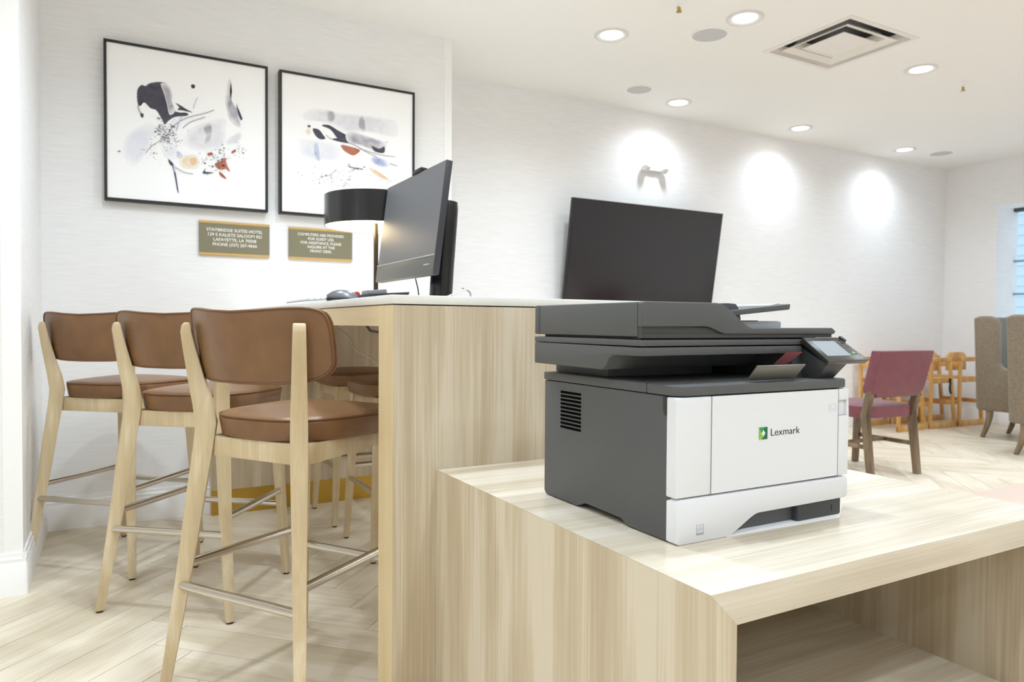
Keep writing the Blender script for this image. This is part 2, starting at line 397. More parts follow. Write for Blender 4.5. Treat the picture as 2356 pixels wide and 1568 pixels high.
# ================================================================== bar counter
CX0, CX1, CY0, CY1, CT = .580, 1.685, 1.637, YP, 1.070
cb = thing('bar_counter', 'pale wood-grain bar counter with a slab end panel and open underside', 'counter', (CX0, CY0, 0))
O = (CX0, CY0, 0)
MB(O).box(CX0+.004, CX1-.012, CY0, CY0+.098, 0, 1.045).build('end_panel', M_LAM_V, cb)
MB(O).box(CX0+.001, CX0+.0042, CY0, CY0+.098, 0, 1.045).build('edge_band', M_EDGE_Z, cb)
MB(O).box(CX0+.001, CX0+.028, CY0+.098, CY1-.07, .994, 1.045).build('apron', M_EDGE_Y, cb)
MB(O).box(CX0+.06, CX1-.03, CY0+.099, CY1-.07, 1.036, 1.045).build('underside_board', M_LAM_Y, cb)
MB(O).box(.433, CX1-.012, 3.970, YP-.001, .128, 1.045).build('wall_panel', M_LAM_V, cb)
MB(O).box(.433, CX1-.012, 3.968, YP-.017, 0, .128).build('kick_plate', M_GOLD, cb, label='brass-coloured kick plate')
ct = MB((CX0,CY0,1.048)).box(CX0, CX1, CY0-.001, CY1-.001, 1.048, CT).build('countertop', M_QUARTZ, bevel=.0015)
ct.location = (CX0, CY0, 1.048)
tag(ct, 'long white quartz countertop lying on the bar counter', 'countertop')
# wiring under the counter
wc = MB().tube(smooth_path([(.90,2.62,1.031)]+[at(x_,y_,'X',.90) for x_, y_ in ((783,751),(803,774),(818,803),(838,815),(857,826),(871,839))]), .0035, 8).build('hanging_cable', mat('cable_white',(200,196,188),.5), smooth=60)
tag(wc, 'white cable hanging under the bar counter', 'cable')
br = MB().tube([at(843,748,'X',.80), at(852,761,'X',.80), at(872,764,'X',.80), at(900,766,'X',.80), at(905,745,'X',.80)], .005, 8).build('metal_bracket', mat('grey_steel',(90,90,92),.4,metal=.7), smooth=50)
tag(br, 'grey metal bracket bent under the bar counter', 'bracket')

# ================================================================== low printer table
LT = .638; TX0, TX1, TY0, TY1 = .698, 1.626, .701, 1.6365
tb = thing('printer_table', 'low wood-grain table with mitred corners and an open shelf below', 'table', (TX0, TY0, 0)); O = (TX0, TY0, 0)
th = .050
MB(O).prism([(TX0,0),(TX0+th,0),(TX0+th,LT-th+.0),(TX0,LT-.0002)], 'Y', TY0, TY1).build('side_panel', M_LAM_V, tb)
MB(O).prism([(TX1-th,0),(TX1,0),(TX1,LT-.0002),(TX1-th,LT-th+.0)], 'Y', TY0, TY1).build('side_panel', M_LAM_V, tb)
MB(O).prism([(TX0+.0001,LT),(TX0+th+.0001,LT-th),(TX1-th-.0001,LT-th),(TX1-.0001,LT)], 'Y', TY0, TY1).build('top', M_LAM_X, tb)
MB(O).box(TX0+th, TX1-th, TY0+.03, TY1-.02, .235, .278).build('shelf', M_LAM_X, tb)
MB(O).box(TX0+th, TX1-th, TY1-.02, TY1-.002, 0, LT-th).build('back_panel', M_LAM_V, tb)
ps = MB((.92,.86,LT)).hexa([(.915,.884,LT+.0003),(1.20,.875,LT+.0003),(1.29,.935,LT+.0003),(.93,.945,LT+.0003)], [(.915,.884,LT+.0011),(1.20,.875,LT+.0011),(1.29,.935,LT+.0011),(.93,.945,LT+.0011)]).build('paper_sheet', M_PAPER)
ps.location = (.92,.86,LT); tag(ps, 'white paper sheet lying under the front edge of the printer', 'paper')

# ================================================================== printer
PO = (.803, .886, LT)
pr = thing('printer', 'grey and white multifunction laser printer with tilted touch screen on low table', 'printer', PO)
bw, bd = .431, .413
# body: grey shell with a shallow hand recess along the bottom of each side
def side_prof(): return [(.018,.0015),(.13,.0015),(.147,.0105),(.262,.0125),(.289,.0015),(.405,.0015),(.413,.008),(.413,.2445),(.018,.2445)]
M_SLOT = mat('vent_slot_shade', (5,5,5), .9, spec=.05)  # slots are solid strips; their inner shade is put into this colour
body = MB().prism(side_prof(), 'X', 0, bw).build('body', M_GREY, pr, bevel=.003)
for i in range(10):
    z = .2245-i*.0079
    MB().box(-.0005,.004,.276,.349,z-.0025,z+.0025).build('vent_slot', M_SLOT, body)
MB().prism([(.0235,.2435),(.034,.2435),(.034,.219),(.030,.2125),(.0235,.2105)],'X',-.0018,.004).build('door_latch', mat('latch_dark',(44,45,47),.5), pr, bevel=.001)
# white front: left strip, door, right strip
z0, z1 = .0775, .2435
MB().box(-.0025,.0745,-.0015,.024,z0,z1).build('front_strip', M_PWHITE, pr, bevel=.0028, seg=3)
door = MB().box(.0735,.4015,-.0016,.022,z0+.0006,z1-.0004).build('front_door', M_PWHITE, pr, bevel=.0006, seg=1)
MB().box(.0738,.0748,-.0021,.01,z0,z1).build('seam', M_SEAM, door); MB().box(.4008,.4016,-.0021,.01,z0,z1).build('seam', M_SEAM, door)
rs = MB(); rs.box(.4012,.432,-.0015,.024,z0,.192); rs.box(.4012,.432,-.0015,.024,.222,z1); rs.box(.4012,.432,.004,.024,.192,.222); rs.box(.426,.432,-.0015,.024,.192,.222)
rs.build('front_strip', M_PWHITE, pr, bevel=.0012)
# paper tray front with the arch
tray = MB().prism([(-.001,.0035),(.006,-.0),(.119,-.0),(.128,.0035),(.172,.0265),(.182,.0305),(.190,.032),(.426,.0335),(.432,.038),(.432,.0700),(.428,.0742),(.004,.0750),(-.001,.071)], 'Y', -.002, .0245).build('tray_front', M_PWHITE, pr, bevel=.0025)
MB().box(.299,.4215,.004,.05,.0005,.036).build('tray_handle', M_GREY2, pr, bevel=.004, seg=3)
MB().box(.10,.31,.045,.06,.0005,.036).build('tray_back', M_GREY2, pr)
MB().box(.3935,.3942,.0034,.006,.010,.022).build('tray_mark', M_BLACK, pr)
# efficiency mark on the tray front
mk = MB(); mk.frame(.0425,.0585,.0125,.0295,.0006,-.0026,-.0019)
mk.tube([(.0445,-.0023,.0215),(.048,-.0023,.0245),(.053,-.0023,.0245),(.0565,-.0023,.0205)],.0004,5); mk.tube([(.0445,-.0023,.0205),(.0525,-.0023,.0205)],.0005,5)
mk.box(.044,.057,-.0026,-.0019,.0135,.0165); mk.build('energy_mark', mat('print_grey',(170,172,180),.6), tray)
us = MB(); us.frame(.374,.393,.203,.216,.0004,-.0021,-.0012); us.box(.378,.379,-.0021,-.0012,.206,.213); us.box(.384,.389,-.0021,-.0012,.206,.207); us.build('port_mark', mat('print_pale',(205,206,212),.6), door)
# emblem and lettering on the door
ly = -.0020
def flat(poly, y, mt, name='emblem_facet', par=None): return MB().prism(poly, 'Y', y, y-.0004).build(name, mt, par or door)
GA, GB, GC, GD = mat('logo_lime',(132,190,56),.5), mat('logo_green',(46,150,66),.5), mat('logo_teal',(24,106,72),.5), mat('logo_pale',(176,208,60),.5)
lx0, lx1, lz0, lz1 = .1875,.2085,.1620,.1835; cx, cz = (lx0+lx1)/2, (lz0+lz1)/2; dw, dh = .0050, .0058
flat([(lx0,lz1),(lx1-.006,lz1),(cx,cz+dh),(cx-dw,cz)], ly, GB); flat([(lx0,lz1),(cx-dw,cz),(cx,cz-dh),(lx0+.005,lz0),(lx0,lz0)], ly, GA)
flat([(lx1-.006,lz1),(lx1,lz1),(lx1,lz0+.005),(cx+dw,cz),(cx,cz+dh)], ly, GC); flat([(lx0+.005,lz0),(cx,cz-dh),(cx+dw,cz),(lx1,lz0+.006),(lx1,lz0)], ly, GC)
flat([(lx0,lz0),(lx0+.005,lz0),(cx,cz-dh)], ly-.0001, GD)
flat([(cx-dw,cz),(cx,cz-dh),(cx+dw,cz),(cx,cz+dh)], ly-.0002, M_PWHITE)
text_obj('lettering', 'Lexmark', .0188, mat('ink_black',(40,40,52),.5), door, Matrix.Translation((.2160,ly,.1724)) @ FACE_NY, 'LEFT', sx=1.16, bold=-.00022)
# cap over the body (output bin floor)
MB().prism([(-.002,.012),(.012,-.002),(.420,-.002),(.433,.010),(.433,.414),(-.002,.414)], 'Z', .2455, .2625).build('bin_cover', M_GREY, pr, bevel=.003)
MB().box(-.0024,.02,.0748,.0758,.2455,.2627).build('seam', M_BLACK, pr)
# neck at the left rear, pillar at the right and a back wall
MB().box(.026,.30,.224,.41,.262,.286).build('neck', M_GREY, pr, bevel=.003)
MB().hexa([(.345,.06,.262),(.421,.045,.262),(.421,.41,.262),(.345,.41,.262)],[(.345,.06,.318),(.440,.06,.318),(.440,.41,.318),(.345,.41,.318)]).build('pillar', M_GREY2, pr, bevel=.002)
MB().box(.03,.40,.33,.405,.262,.32).build('bin_back', M_BLACK, pr)
# scanner base (stepped underside) and lid
sx0, sx1, sy0, sy1 = -.030, .461, .053, .406
MB().prism([(sy0,.310),(.1361,.309),(.148,.303),(.155,.290),(.166,.281),(sy1,.282),(sy1,.326),(sy0,.3245)], 'X', sx0, .365).build('scanner_base', M_GREY, pr, bevel=.0025)
MB().box(.36, sx1-.012, .075, sy1, .300, .326).build('scanner_base_end', M_GREY2, pr, bevel=.002)
MB().box(sx0, sx1, sy0+.003, sy1, .3265, .3375).build('scanner_bed', M_GREY, pr, bevel=.002)
MB().box(sx0+.02, sx1-.02, sy0+.03, sy1-.01, .336, .345).build('lid_gap', M_BLACK, pr)
# lid: rear cap strip, long left block, sculpted front
lid = MB().box(sx0, .145, .0685, .3865, .3425, .4020).build('lid', M_GREY, pr, bevel=.003)
MB().box(sx0, .145, .3875, sy1, .3425, .4022).build('lid_end', M_GREY, lid, bevel=.003)
prof = [(sx0,.3600),(sx0,.4000),(sx0+.003,.4025),(.138,.4030),(.150,.4010),(.162,.3960),(.174,.3880),(.198,.3725),(.218,.3610),(.228,.3585),(.452,.3595),(.463,.3525),(.458,.3470),(.158,.3475),(.148,.350),(.124,.3585),(.114,.3605)]
MB().prism(prof, 'Y', .052, .0675).build('lid_front', M_GREY, lid, bevel=.0022)
MB().box(sx0+.002,.455,.056,.07,.3405,.3605 if False else .3475).build('lid_skirt', M_GREY2, lid)
MB().prism([(sx0+.002,.3475),(.155,.3475),(.12,.359),(sx0+.002,.361)],'Y',.058,.07).build('lid_recess', M_GREY2, lid)
MB().box(.144,.457,.067,sy1-.01,.3440,.3560).build('lid_plate', M_GREYL, lid, bevel=.002)
# document feeder
fd = MB().prism([(.10,.345),(.10,.4020),(.22,.4055),(.240,.4045),(.247,.3975),(.252,.385),(.256,.362),(.256,.345)], 'Y', .105, .355).build('document_feeder', mat('feeder_grey',(56,60,70),.45), pr, bevel=.002)
MB().prism([(.205,.3800),(.379,.3955),(.381,.4068),(.205,.3905)], 'Y', .095, .36).build('feeder_tray', M_GREY, pr, bevel=.002)
gd = MB().prism([(.250,.3865),(.378,.4070),(.378,.4085),(.250,.388)], 'Y', .12, .335).build('paper_guide', M_GREYL, pr)
st = MB().prism([(.250,.357),(.250,.3715),(.372,.3725),(.384,.3715),(.384,.357)], 'Y', .12, .34); st.build('output_stop', M_GREYL, pr, bevel=.002)
MB().hexa([(.310,.150,.3718),(.350,.150,.3722),(.350,.19,.3722),(.315,.19,.3718)],[(.310,.150,.3732),(.350,.150,.3736),(.350,.19,.3736),(.315,.19,.3732)]).build('finger_slot', M_BLACK, pr)
# control panel: wedge with a tilted face
pT, pB = Vector((0,.050,.3405)), Vector((0,-.008,.2975))
px0, px1 = .362, .480
nrm = Vector((0,-(pT.z-pB.z), (pT.y-pB.y))).normalized(); nrm = Vector((0,-.595,.803)) if nrm.y > 0 else nrm
def PP(x, t, h=0):          # point on the panel face, t 0..1 from bottom to top
    q = pB + (pT-pB)*t + nrm*h; return (x, q.y, q.z)
cp = MB().add([PP(px0,0),PP(px1+.004,0),PP(px1-.012,1),PP(px0-.002,1), PP(px0+.004,.0,-.0095),PP(px1-.002,.0,-.0095),PP(px1-.016,1,-.012),PP(px0,1,-.012)], [(0,1,2,3),(7,6,5,4),(0,4,5,1),(1,5,6,2),(2,6,7,3),(3,7,4,0)]).build('control_panel', mat('panel_black',(58,57,54),.3), pr, bevel=.0018)
MB().add([PP(px0+.013,.2,.0004),PP(px1-.034,.2,.0004),PP(px1-.040,.83,.0004),PP(px0+.011,.83,.0004)], [(0,1,2,3)]).build('screen', emit('panel_screen',(128,134,138),.12), cp)
MB().add([PP(px0+.001,.87,.0005),PP(px1-.016,.87,.0005),PP(px1-.018,.985,.0005),PP(px0,.985,.0005)], [(0,1,2,3)]).build('glass_strip', M_BLACKG, cp)
M_BTN = mat('button_line',(160,160,158),.5)
for i, t in enumerate((.72,.52,.33)):
    q = [PP(px1-.030,t-.07,.0006),PP(px1-.012,t-.07,.0006),PP(px1-.013,t+.07,.0006),PP(px1-.031,t+.07,.0006)]
    MB().tube(q, .0004, 5, closed=True).build('button', M_BTN, cp)
MB().add([PP(px1-.024,.29,.0007),PP(px1-.016,.29,.0007),PP(px1-.020,.37,.0007)], [(0,1,2)]).build('start_symbol', emit('start_green',(110,210,70),.8), cp)
MB().tube([PP(px1-.010,.13,.0),PP(px1-.010,.13,.0009)], .0012, 8).build('status_light', emit('status_amber',(255,150,60),1.2), cp)
MB().hexa([PP(px1-.014,.80,-.004),PP(px1-.003,.80,-.004),PP(px1-.003,1.0,-.004),PP(px1-.014,1.0,-.004)],[PP(px1-.012,.80,.004),PP(px1-.005,.80,.004),PP(px1-.005,1.0,.004),PP(px1-.012,1.0,.004)]).build('usb_cap', M_BLACK, cp, bevel=.001)
MB().hexa([(.37,.02,.2625),(.415,.02,.2625),(.421,.07,.2625),(.37,.07,.2625)],[(.37,-.0,.291),(.428,-.0,.291),(.44,.07,.325),(.37,.07,.325)]).build('panel_arm', M_GREY2, pr, bevel=.0015)
# output paddle and coloured card in the output bin
MB().hexa([(.181,.021,.2645),(.305,.021,.2645),(.305,.023,.2645),(.181,.023,.2645)],[(.176,-.008,.2925),(.300,-.008,.2925),(.300,-.005,.2935),(.176,-.005,.2935)]).build('output_paddle', mat('paddle_grey',(112,109,102),.35), pr, bevel=.0008)
MB().hexa([(.285,.052,.290),(.320,.052,.290),(.320,.053,.290),(.285,.053,.290)],[(.289,.025,.314),(.333,.025,.314),(.333,.026,.314),(.289,.026,.314)]).build('rose_card', mat('rose_plastic',(160,92,100),.3), pr)

# ================================================================== bar stools
def pillow(outline, ctr, front, back, rings=5, power=2.6):
    """closed cushion from a 2-D outline; front/back give the 3-D point for (p, rim) with rim 0 at centre and 1 at the edge"""
    mb = MB(); n = len(outline); v = []; f = []
    fr = [1-(i/rings)**1.7 for i in range(rings)]          # 1 .. small
    def ringpts(fn, k): return [fn(ctr[0]+(p[0]-ctr[0])*k, ctr[1]+(p[1]-ctr[1])*k, k) for p in outline]
    fa = [ringpts(front, k) for k in fr]; ba = [ringpts(back, k) for k in fr]
    seq = list(reversed(fa)) + ba                          # centre front -> rim front -> rim back -> centre back
    for r_ in seq: v += r_
    for i in range(len(seq)-1):
        for k in range(n): f.append((i*n+k, i*n+(k+1)%n, (i+1)*n+(k+1)%n, (i+1)*n+k))
    f.append(tuple(range(n))); f.append(tuple((len(seq)-1)*n+k for k in range(n-1,-1,-1)))
    return mb.add(v, f)
def superell(cx, cy, hx, hy, p, n=44):
    out = []
    for k in range(n):
        t = 2*math.pi*k/n; c, s = math.cos(t), math.sin(t)
        out.append((cx+hx*math.copysign(abs(c)**(2/p), c), cy+hy*math.copysign(abs(s)**(2/p), s)))
    return out
def make_stool(label, group, backed=True):
    t = thing('bar_stool', label, 'stool', group=group)
    # rear legs: bent posts lying in diagonal planes. profile (s, z) rear edge then front edge, half thickness
    rear = [(0,-.014,.014,.013),(.20,.014,.049,.016),(.40,.041,.084,.018),(.53,.056,.104,.020),(.66,.074,.125,.022),(.725,.080,.134,.022),(.78,.073,.125,.021),(.85,.061,.103,.019),(.93,.049,.082,.0175),(.975,.043,.071,.0165),(.992,.046,.068,.016),(1.0,.052,.063,.0155)]
    if not backed: rear = rear[:5] + [(.69,.076,.128,.022)]
    for sg in (-1, 1):
        mb = MB(); vs = []; fs = []
        ex, ey = -sg*.70711, .70711; nx, ny = .70711, sg*.70711
        for z, a, b, h in rear:
            for d, q in ((a,-h),(b,-h),(b,h),(a,h)):
                vs.append((sg*.245 + ex*d + nx*q, ey*d + ny*q, z+.006 if z == 0 else z))
        n = len(rear)
        for i in range(n-1):
            for k in range(4): fs.append((i*4+k, i*4+(k+1)%4, i*4+4+(k+1)%4, i*4+4+k))
        fs += [(3,2,1,0), tuple((n-1)*4+k for k in range(4))]
        leg = mb.add(vs, fs).build('leg', M_BEECH, t, bevel=.003, smooth=38)
        MB().lathe([(0,0),(.011,0),(.012,.0065),(0,.0065)], (sg*.245,0,0), 14).build('foot_pad', M_BLACK, leg)
        # front leg
        fx, fy, gx, gy = sg*.200, .475, sg*.168, .440
        mb = MB(); lo = .0125; hi = .020
        mb.hexa([(fx-lo,fy-lo,.006),(fx+lo,fy-lo,.006),(fx+lo,fy+lo,.006),(fx-lo,fy+lo,.006)], [(gx-hi,gy-hi,.689),(gx+hi,gy-hi,.689),(gx+hi,gy+hi,.689),(gx-hi,gy+hi,.689)])
        leg = mb.build('leg', M_BEECH, t, bevel=.003)
        MB().lathe([(0,0),(.011,0),(.012,.0065),(0,.0065)], (fx,fy,0), 14).build('foot_pad', M_BLACK, leg)
    # rails under the seat
    z0, z1 = .636, .690
    MB().box(-.165,.165,.080,.100,z0,z1).build('seat_rail', M_BEECH, t, bevel=.002)
    MB().box(-.155,.155,.432,.452,z0,z1).build('seat_rail', M_BEECH, t, bevel=.002)
    for sg in (-1, 1):
        MB().hexa([(sg*.170-.01,.085,z0),(sg*.170+.01,.085,z0),(sg*.166+.01,.44,z0+.012),(sg*.166-.01,.44,z0+.012)], [(sg*.170-.01,.085,z1),(sg*.170+.01,.085,z1),(sg*.166+.01,.44,z1),(sg*.166-.01,.44,z1)]).build('seat_rail', M_BEECH, t, bevel=.002)
    # seat cushion
    out = [(p[0]*(1+.10*(p[1]-.285)/.225), p[1]) for p in superell(0,.285,.214,.222,3.1)]
    def top(x, y, k): return (x*(1.0 if k < 1 else 1), y, .752 + .020*(1-k**2) - (.010 if k > .98 else 0))
    def bot(x, y, k): return (x*.97, .285+(y-.285)*.97, .689 + (.008 if k > .98 else 0))
    seat = pillow(out, (0,.285), top, bot, 6).build('seat', M_LEATH, t, smooth=50)
    MB().tube([(p[0]*.99, .285+(p[1]-.285)*.99, .7485) for p in out], .0032, 6, closed=True).build('piping', M_PIPE, seat, smooth=70)
    if backed:
        # backrest
        oo = superell(0,.936,.252,.092,4.2,56)
        def lift(x, z): return z + (.030*(x/.25)**2 if z > .936 else .004*(x/.25)**2)*min(1,abs(z-.936)/.06)
        def srear(x, z): return .022 + 1.35*x*x - .16*(z-.93)
        def bf(x, z, k): zz = lift(x,z); return (x, srear(x,zz) + .012 + .026*(1-k**3), zz)
        def bb(x, z, k): zz = lift(x,z); return (x, srear(x,zz) - .006*(1-k**3), zz)
        back = pillow(oo, (0,.936), bf, bb, 8).build('backrest', M_LEATH, t, smooth=60)
        for d in (.012, .0): MB().tube([(p[0]*1.002, srear(p[0],lift(*p))+d, lift(*p)) for p in oo], .0034, 6, closed=True).build('piping', M_PIPE, back, smooth=70)
    # foot rails
    def diag(sg, z, d): return (sg*.245 - sg*.70711*d, .70711*d, z)
    r_ = .0122
    MB().tube([diag(-1,.285,.035), diag(1,.285,.035)], r_, 12).build('foot_rail', M_CHROME, t, smooth=60)
    fl = lambda sg, z: (sg*(.200-.032*z/.7), .475-.035*z/.7, z)
    MB().tube([fl(-1,.285), fl(1,.285)], r_, 12).build('foot_rail', M_CHROME, t, smooth=60)
    for sg in (-1, 1): MB().tube([diag(sg,.34,.05), fl(sg,.34)], r_, 12).build('foot_rail', M_CHROME, t, smooth=60)
    return t
SGR = 'tan bar stools at the counter'
st0 = make_stool('tan leather bar stool with pale wood legs beside the counter end panel', SGR)
def put_stool(o, mid, ang, lateral=.02):
    a = R(ang); fw = Vector((math.cos(a), math.sin(a))); rt = Vector((math.sin(a), -math.cos(a)))
    p = Vector(mid) - .07*fw + lateral*rt; o.location = (p.x, p.y, 0); o.rotation_euler = (0,0,a-math.pi/2)
put_stool(st0, (.2975,1.9935), 33.5)
for mid, ang, lab in (((.168,2.7365), 51, 'tan leather bar stool standing between the two other stools before the open counter side'),
                      ((-.098,3.353), 48.7, 'tan leather bar stool close to the white wall corner and baseboards')):
    c = copy_tree(st0); c['label'] = lab; put_stool(c, mid, ang)
st1 = make_stool('', SGR, False)
for y, lab in ((3.069, 'backless tan stool pushed under the counter, the one closer to the end panel'), (3.674, 'backless tan stool pushed under the counter in front of the brass kick plate')):
    c = copy_tree(st1); c['label'] = lab; c.location = (.94+.475, y, 0); c.rotation_euler = (0,0,math.pi/2)
for o in list(st1.children_recursive)+[st1]: bpy.data.objects.remove(o)

# ================================================================== things on the counter
# ---- all-in-one computer screen
mo = thing('computer_monitor', 'dark all-in-one computer screen tilted back on the counter', 'monitor', (1.02, 2.322, CT+.0006)); O = (1.02, 2.322, CT)
ex = Vector((.904-.858, 0, 1.511-1.154)).normalized(); en = Vector((ex.z, 0, -ex.x))    # up the panel and its rear normal
B0 = Vector((.858, 0, 1.154)); HT = .360; MY0, MY1 = 2.05, 2.594
def Q(s, h, y): p = B0 + ex*s + en*h; return (p.x, y, p.z)
def slab(s0, s1, h0, h1, y0, y1, off=O):
    return MB(off).add([Q(s0,h0,y0),Q(s0,h0,y1),Q(s0,h1,y1),Q(s0,h1,y0),Q(s1,h0,y0),Q(s1,h0,y1),Q(s1,h1,y1),Q(s1,h1,y0)], [(0,1,2,3),(7,6,5,4),(0,4,5,1),(1,5,6,2),(2,6,7,3),(3,7,4,0)])
M_MON = mat('monitor_case',(46,46,49),.45); M_SCR = mat('screen_with_glare',(94,94,98),.46, spec=.8); M_CHIN = mat('monitor_chin',(92,90,86),.45)  # screen grey raised to hold the white wall's glare in its colour
slab(0, HT, .001, .022, MY0, MY1).build('case', M_MON, mo, bevel=.002)
slab(.062, HT-.002, -.0012, .0012, MY0+.002, MY1-.002).build('screen', M_SCR, mo)
ch = slab(.0, .060, -.003, .0012, MY0, MY1).build('chin', M_CHIN, mo, bevel=.001)
slab(.058, .0625, -.0042, -.001, MY0, MY1).build('chin_strip', mat('silver_strip',(190,186,178),.25,metal=.6), ch)
slab(.030, .0345, -.0042, -.0028, MY0+.03, MY0+.075).build('button_bar', mat('silver',(210,208,204),.2,metal=.8), ch)
slab(HT, HT+.014, -.006, .018, 2.25, 2.33).build('webcam', M_BLACK, mo, bevel=.003)
colm = MB(O); colm.tube([(.9925,2.30,CT+.006),(1.0,2.30,1.2),(1.016,2.30,1.40),(1.018,2.30,1.425)], [.040,.040,.039,.036], 28); colm.build('stand_column', M_BLACKG, mo, smooth=50)
MB(O).hexa([(.93,2.18,CT),(1.13,2.18,CT),(1.13,2.46,CT),(.93,2.46,CT)],[(.932,2.182,CT+.008),(1.128,2.182,CT+.008),(1.128,2.458,CT+.008),(.932,2.458,CT+.008)]).build('stand_base', M_BLACK, mo, bevel=.003)
slab(.16,.24,.02,.09, 2.27,2.34).build('stand_hinge', M_BLACK, mo)
# ---- table lamp
LX, LY = .935, 2.83
la = thing('table_lamp', 'black drum-shade table lamp glowing warm behind the computer screen', 'lamp', (LX, LY, CT)); 
rz0, rz1, rr = 1.391-CT, 1.512-CT, .2055
MB().lathe([(rr,rz0),(rr,rz1),(rr-.003,rz1),(rr-.003,rz0)], n=64, close=True).build('shade', mat('shade_black',(34,34,36),.14), la, smooth=50)
M_LINE = mat('shade_lining',(250,232,196),.7)
sl = MB().lathe([(rr-.0035,rz0+.001),(rr-.0035,rz1-.001),(rr-.0055,rz1-.001),(rr-.0055,rz0+.001)], n=64, close=True).build('shade_lining', M_LINE, la, smooth=50)
MB().lathe([(0,rz0+.018),(rr-.007,rz0+.018),(rr-.007,rz0+.021),(0,rz0+.021)], n=48).build('diffuser', emit('lamp_diffuser',(255,236,196),5.5), la)
MB().lathe([(0,rz1-.003),(rr-.007,rz1-.003),(rr-.007,rz1),(0,rz1)], n=48).build('shade_top', M_BLACK, la)
MB().tube([(0,0,.01),(0,0,rz0+.02)], .0095, 16).build('pole', mat('lamp_bronze',(60,54,46),.3,metal=.6), la, smooth=60)
MB().lathe([(0,0),(.095,0),(.095,.009),(.09,.012),(0,.013)], n=40).build('base', M_BLACK, la, smooth=40)
ld = bpy.data.lights.new('lamp_bulb','POINT'); ld.energy = 2.2; ld.color = (1,.80,.50); ld.shadow_soft_size = .05
lo = bpy.data.objects.new('lamp_bulb', ld); COL.objects.link(lo); lo.parent = la; lo.location = (-.05,0,rz0-.0)
# ---- keyboard, mouse and a black desk stand by the edge of the worktop
kb = thing('keyboard', 'grey computer keyboard lying along the counter edge', 'keyboard', (.66, 2.875, CT))
MB().prism([(-.060,0),(.075,0),(.075,.022),(-.036,.012),(-.060,.003)], 'Y', -.22, .20).build('base', mat('keyboard_grey',(186,187,190),.5), kb, bevel=.001)
ks = mat('key_grey',(190,191,194),.5)
MB().hexa([(-.034,-.214,.0115),(.073,-.214,.021),(.073,.194,.021),(-.034,.194,.0115)],[(-.034,-.214,.0142),(.073,-.214,.0238),(.073,.194,.0238),(-.034,.194,.0142)]).build('key_bed', mat('key_dark',(50,50,52),.6), kb)
for r_ in range(5):
    for c_ in range(16):
        x = -.032+r_*.0205; y = -.212+c_*.0252; z = .0142+(x+.034)*.089
        k = MB().hexa([(x,y,z),(x+.018,y,z+.0016),(x+.018,y+.021,z+.0016),(x,y+.021,z)],[(x+.0015,y+.002,z+.007),(x+.0165,y+.002,z+.0085),(x+.0165,y+.019,z+.0085),(x+.0015,y+.019,z+.007)])
        k.build('key', ks, kb)
ms = thing('computer_mouse', 'black and grey computer mouse on the counter edge beside the keyboard', 'mouse', (.632, 2.215, CT), R(58))
def mp(a, b, sy):
    return [(.0,-.062),( .0,.062)]
out = superell(0,0,.031,.058,2.5,36)
def mtop(x, y, k): return (x, y, .006 + .030*(1-min(1,((x/.033)**2*.9+((y-.008)/.064)**2))**1.2)*1.0)
def mbot(x, y, k): return (x*.93, y*.95, .0008)
MB().add([], [])
pillow(out, (0,0), mtop, mbot, 6).build('shell', mat('mouse_grey',(92,94,98),.3), ms, smooth=60)
pillow([(p[0]*1.03,p[1]*1.02) for p in out], (0,0), lambda x,y,k:(x,y,.013-.004*k), lambda x,y,k:(x*.9,y*.95,.0003), 3).build('grip', M_BLACK, ms, smooth=60)
MB().lathe([(0,-.004),(.009,-.004),(.009,.004),(0,.004)], n=18).build('wheel', mat('mouse_red',(200,60,40),.4), ms, M=Matrix.Translation((0,-.038,.021)) @ Matrix.Rotation(math.pi/2,4,'Y'))
bs = thing('pen_tray', 'flat black slanted tray lying on counter beneath the screen', 'tray', (.71, 2.085, CT))
MB().hexa([(-.05,-.03,0),(.065,-.03,0),(.065,.09,0),(-.05,.09,0)],[(-.05,-.03,.018),(.076,-.03,.027),(.076,.09,.027),(-.05,.09,.018)]).build('tray', M_BLACK, bs, bevel=.001)
MB().hexa([(-.048,.0,.0178),(.015,.0,.0225),(.015,.06,.0225),(-.048,.06,.0178)],[(-.046,.003,.030),(.013,.003,.035),(.013,.057,.035),(-.046,.057,.030)]).build('clip', mat('clip_grey',(112,114,118),.4), bs, bevel=.001)
# ---- leads at the foot of the screen stand
def lead(name, pts, r, mt, lab, grp=None):
    o = MB().tube(smooth_path(pts), r, 8).build(name, mt, smooth=70); return tag(o, lab, 'cable', grp)
lead('power_lead', [(.90,2.30,1.155),(.905,2.29,1.12),(.91,2.285,1.085),(.93,2.28,CT+.012)], .0022, M_BLACK, 'thin black lead hanging straight below the computer screen')
lead('looped_lead', [(.86,1.98,CT+.003),(.90,2.01,CT+.018),(.95,2.045,CT+.034),(.99,2.08,CT+.042),(1.01,2.09,CT+.03),(1.01,2.10,CT+.004)], .0024, mat('lead_white',(206,200,196),.4), 'pale lead arching over the counter beside the screen stand')
lead('looped_lead', [(.98,2.11,CT+.003),(1.03,2.15,CT+.01),(1.05,2.18,CT+.034),(1.035,2.18,CT+.046),(1.02,2.18,CT+.05)], .0022, mat('lead_grey',(120,122,128),.4), 'grey lead curling up against the back of the screen stand')
lead('looped_lead', [(.91,2.09,CT+.0025),(.94,2.12,CT+.022),(.965,2.14,CT+.022),(.97,2.16,CT+.012)], .002, M_BLACK, 'short black lead looping low before the screen stand')

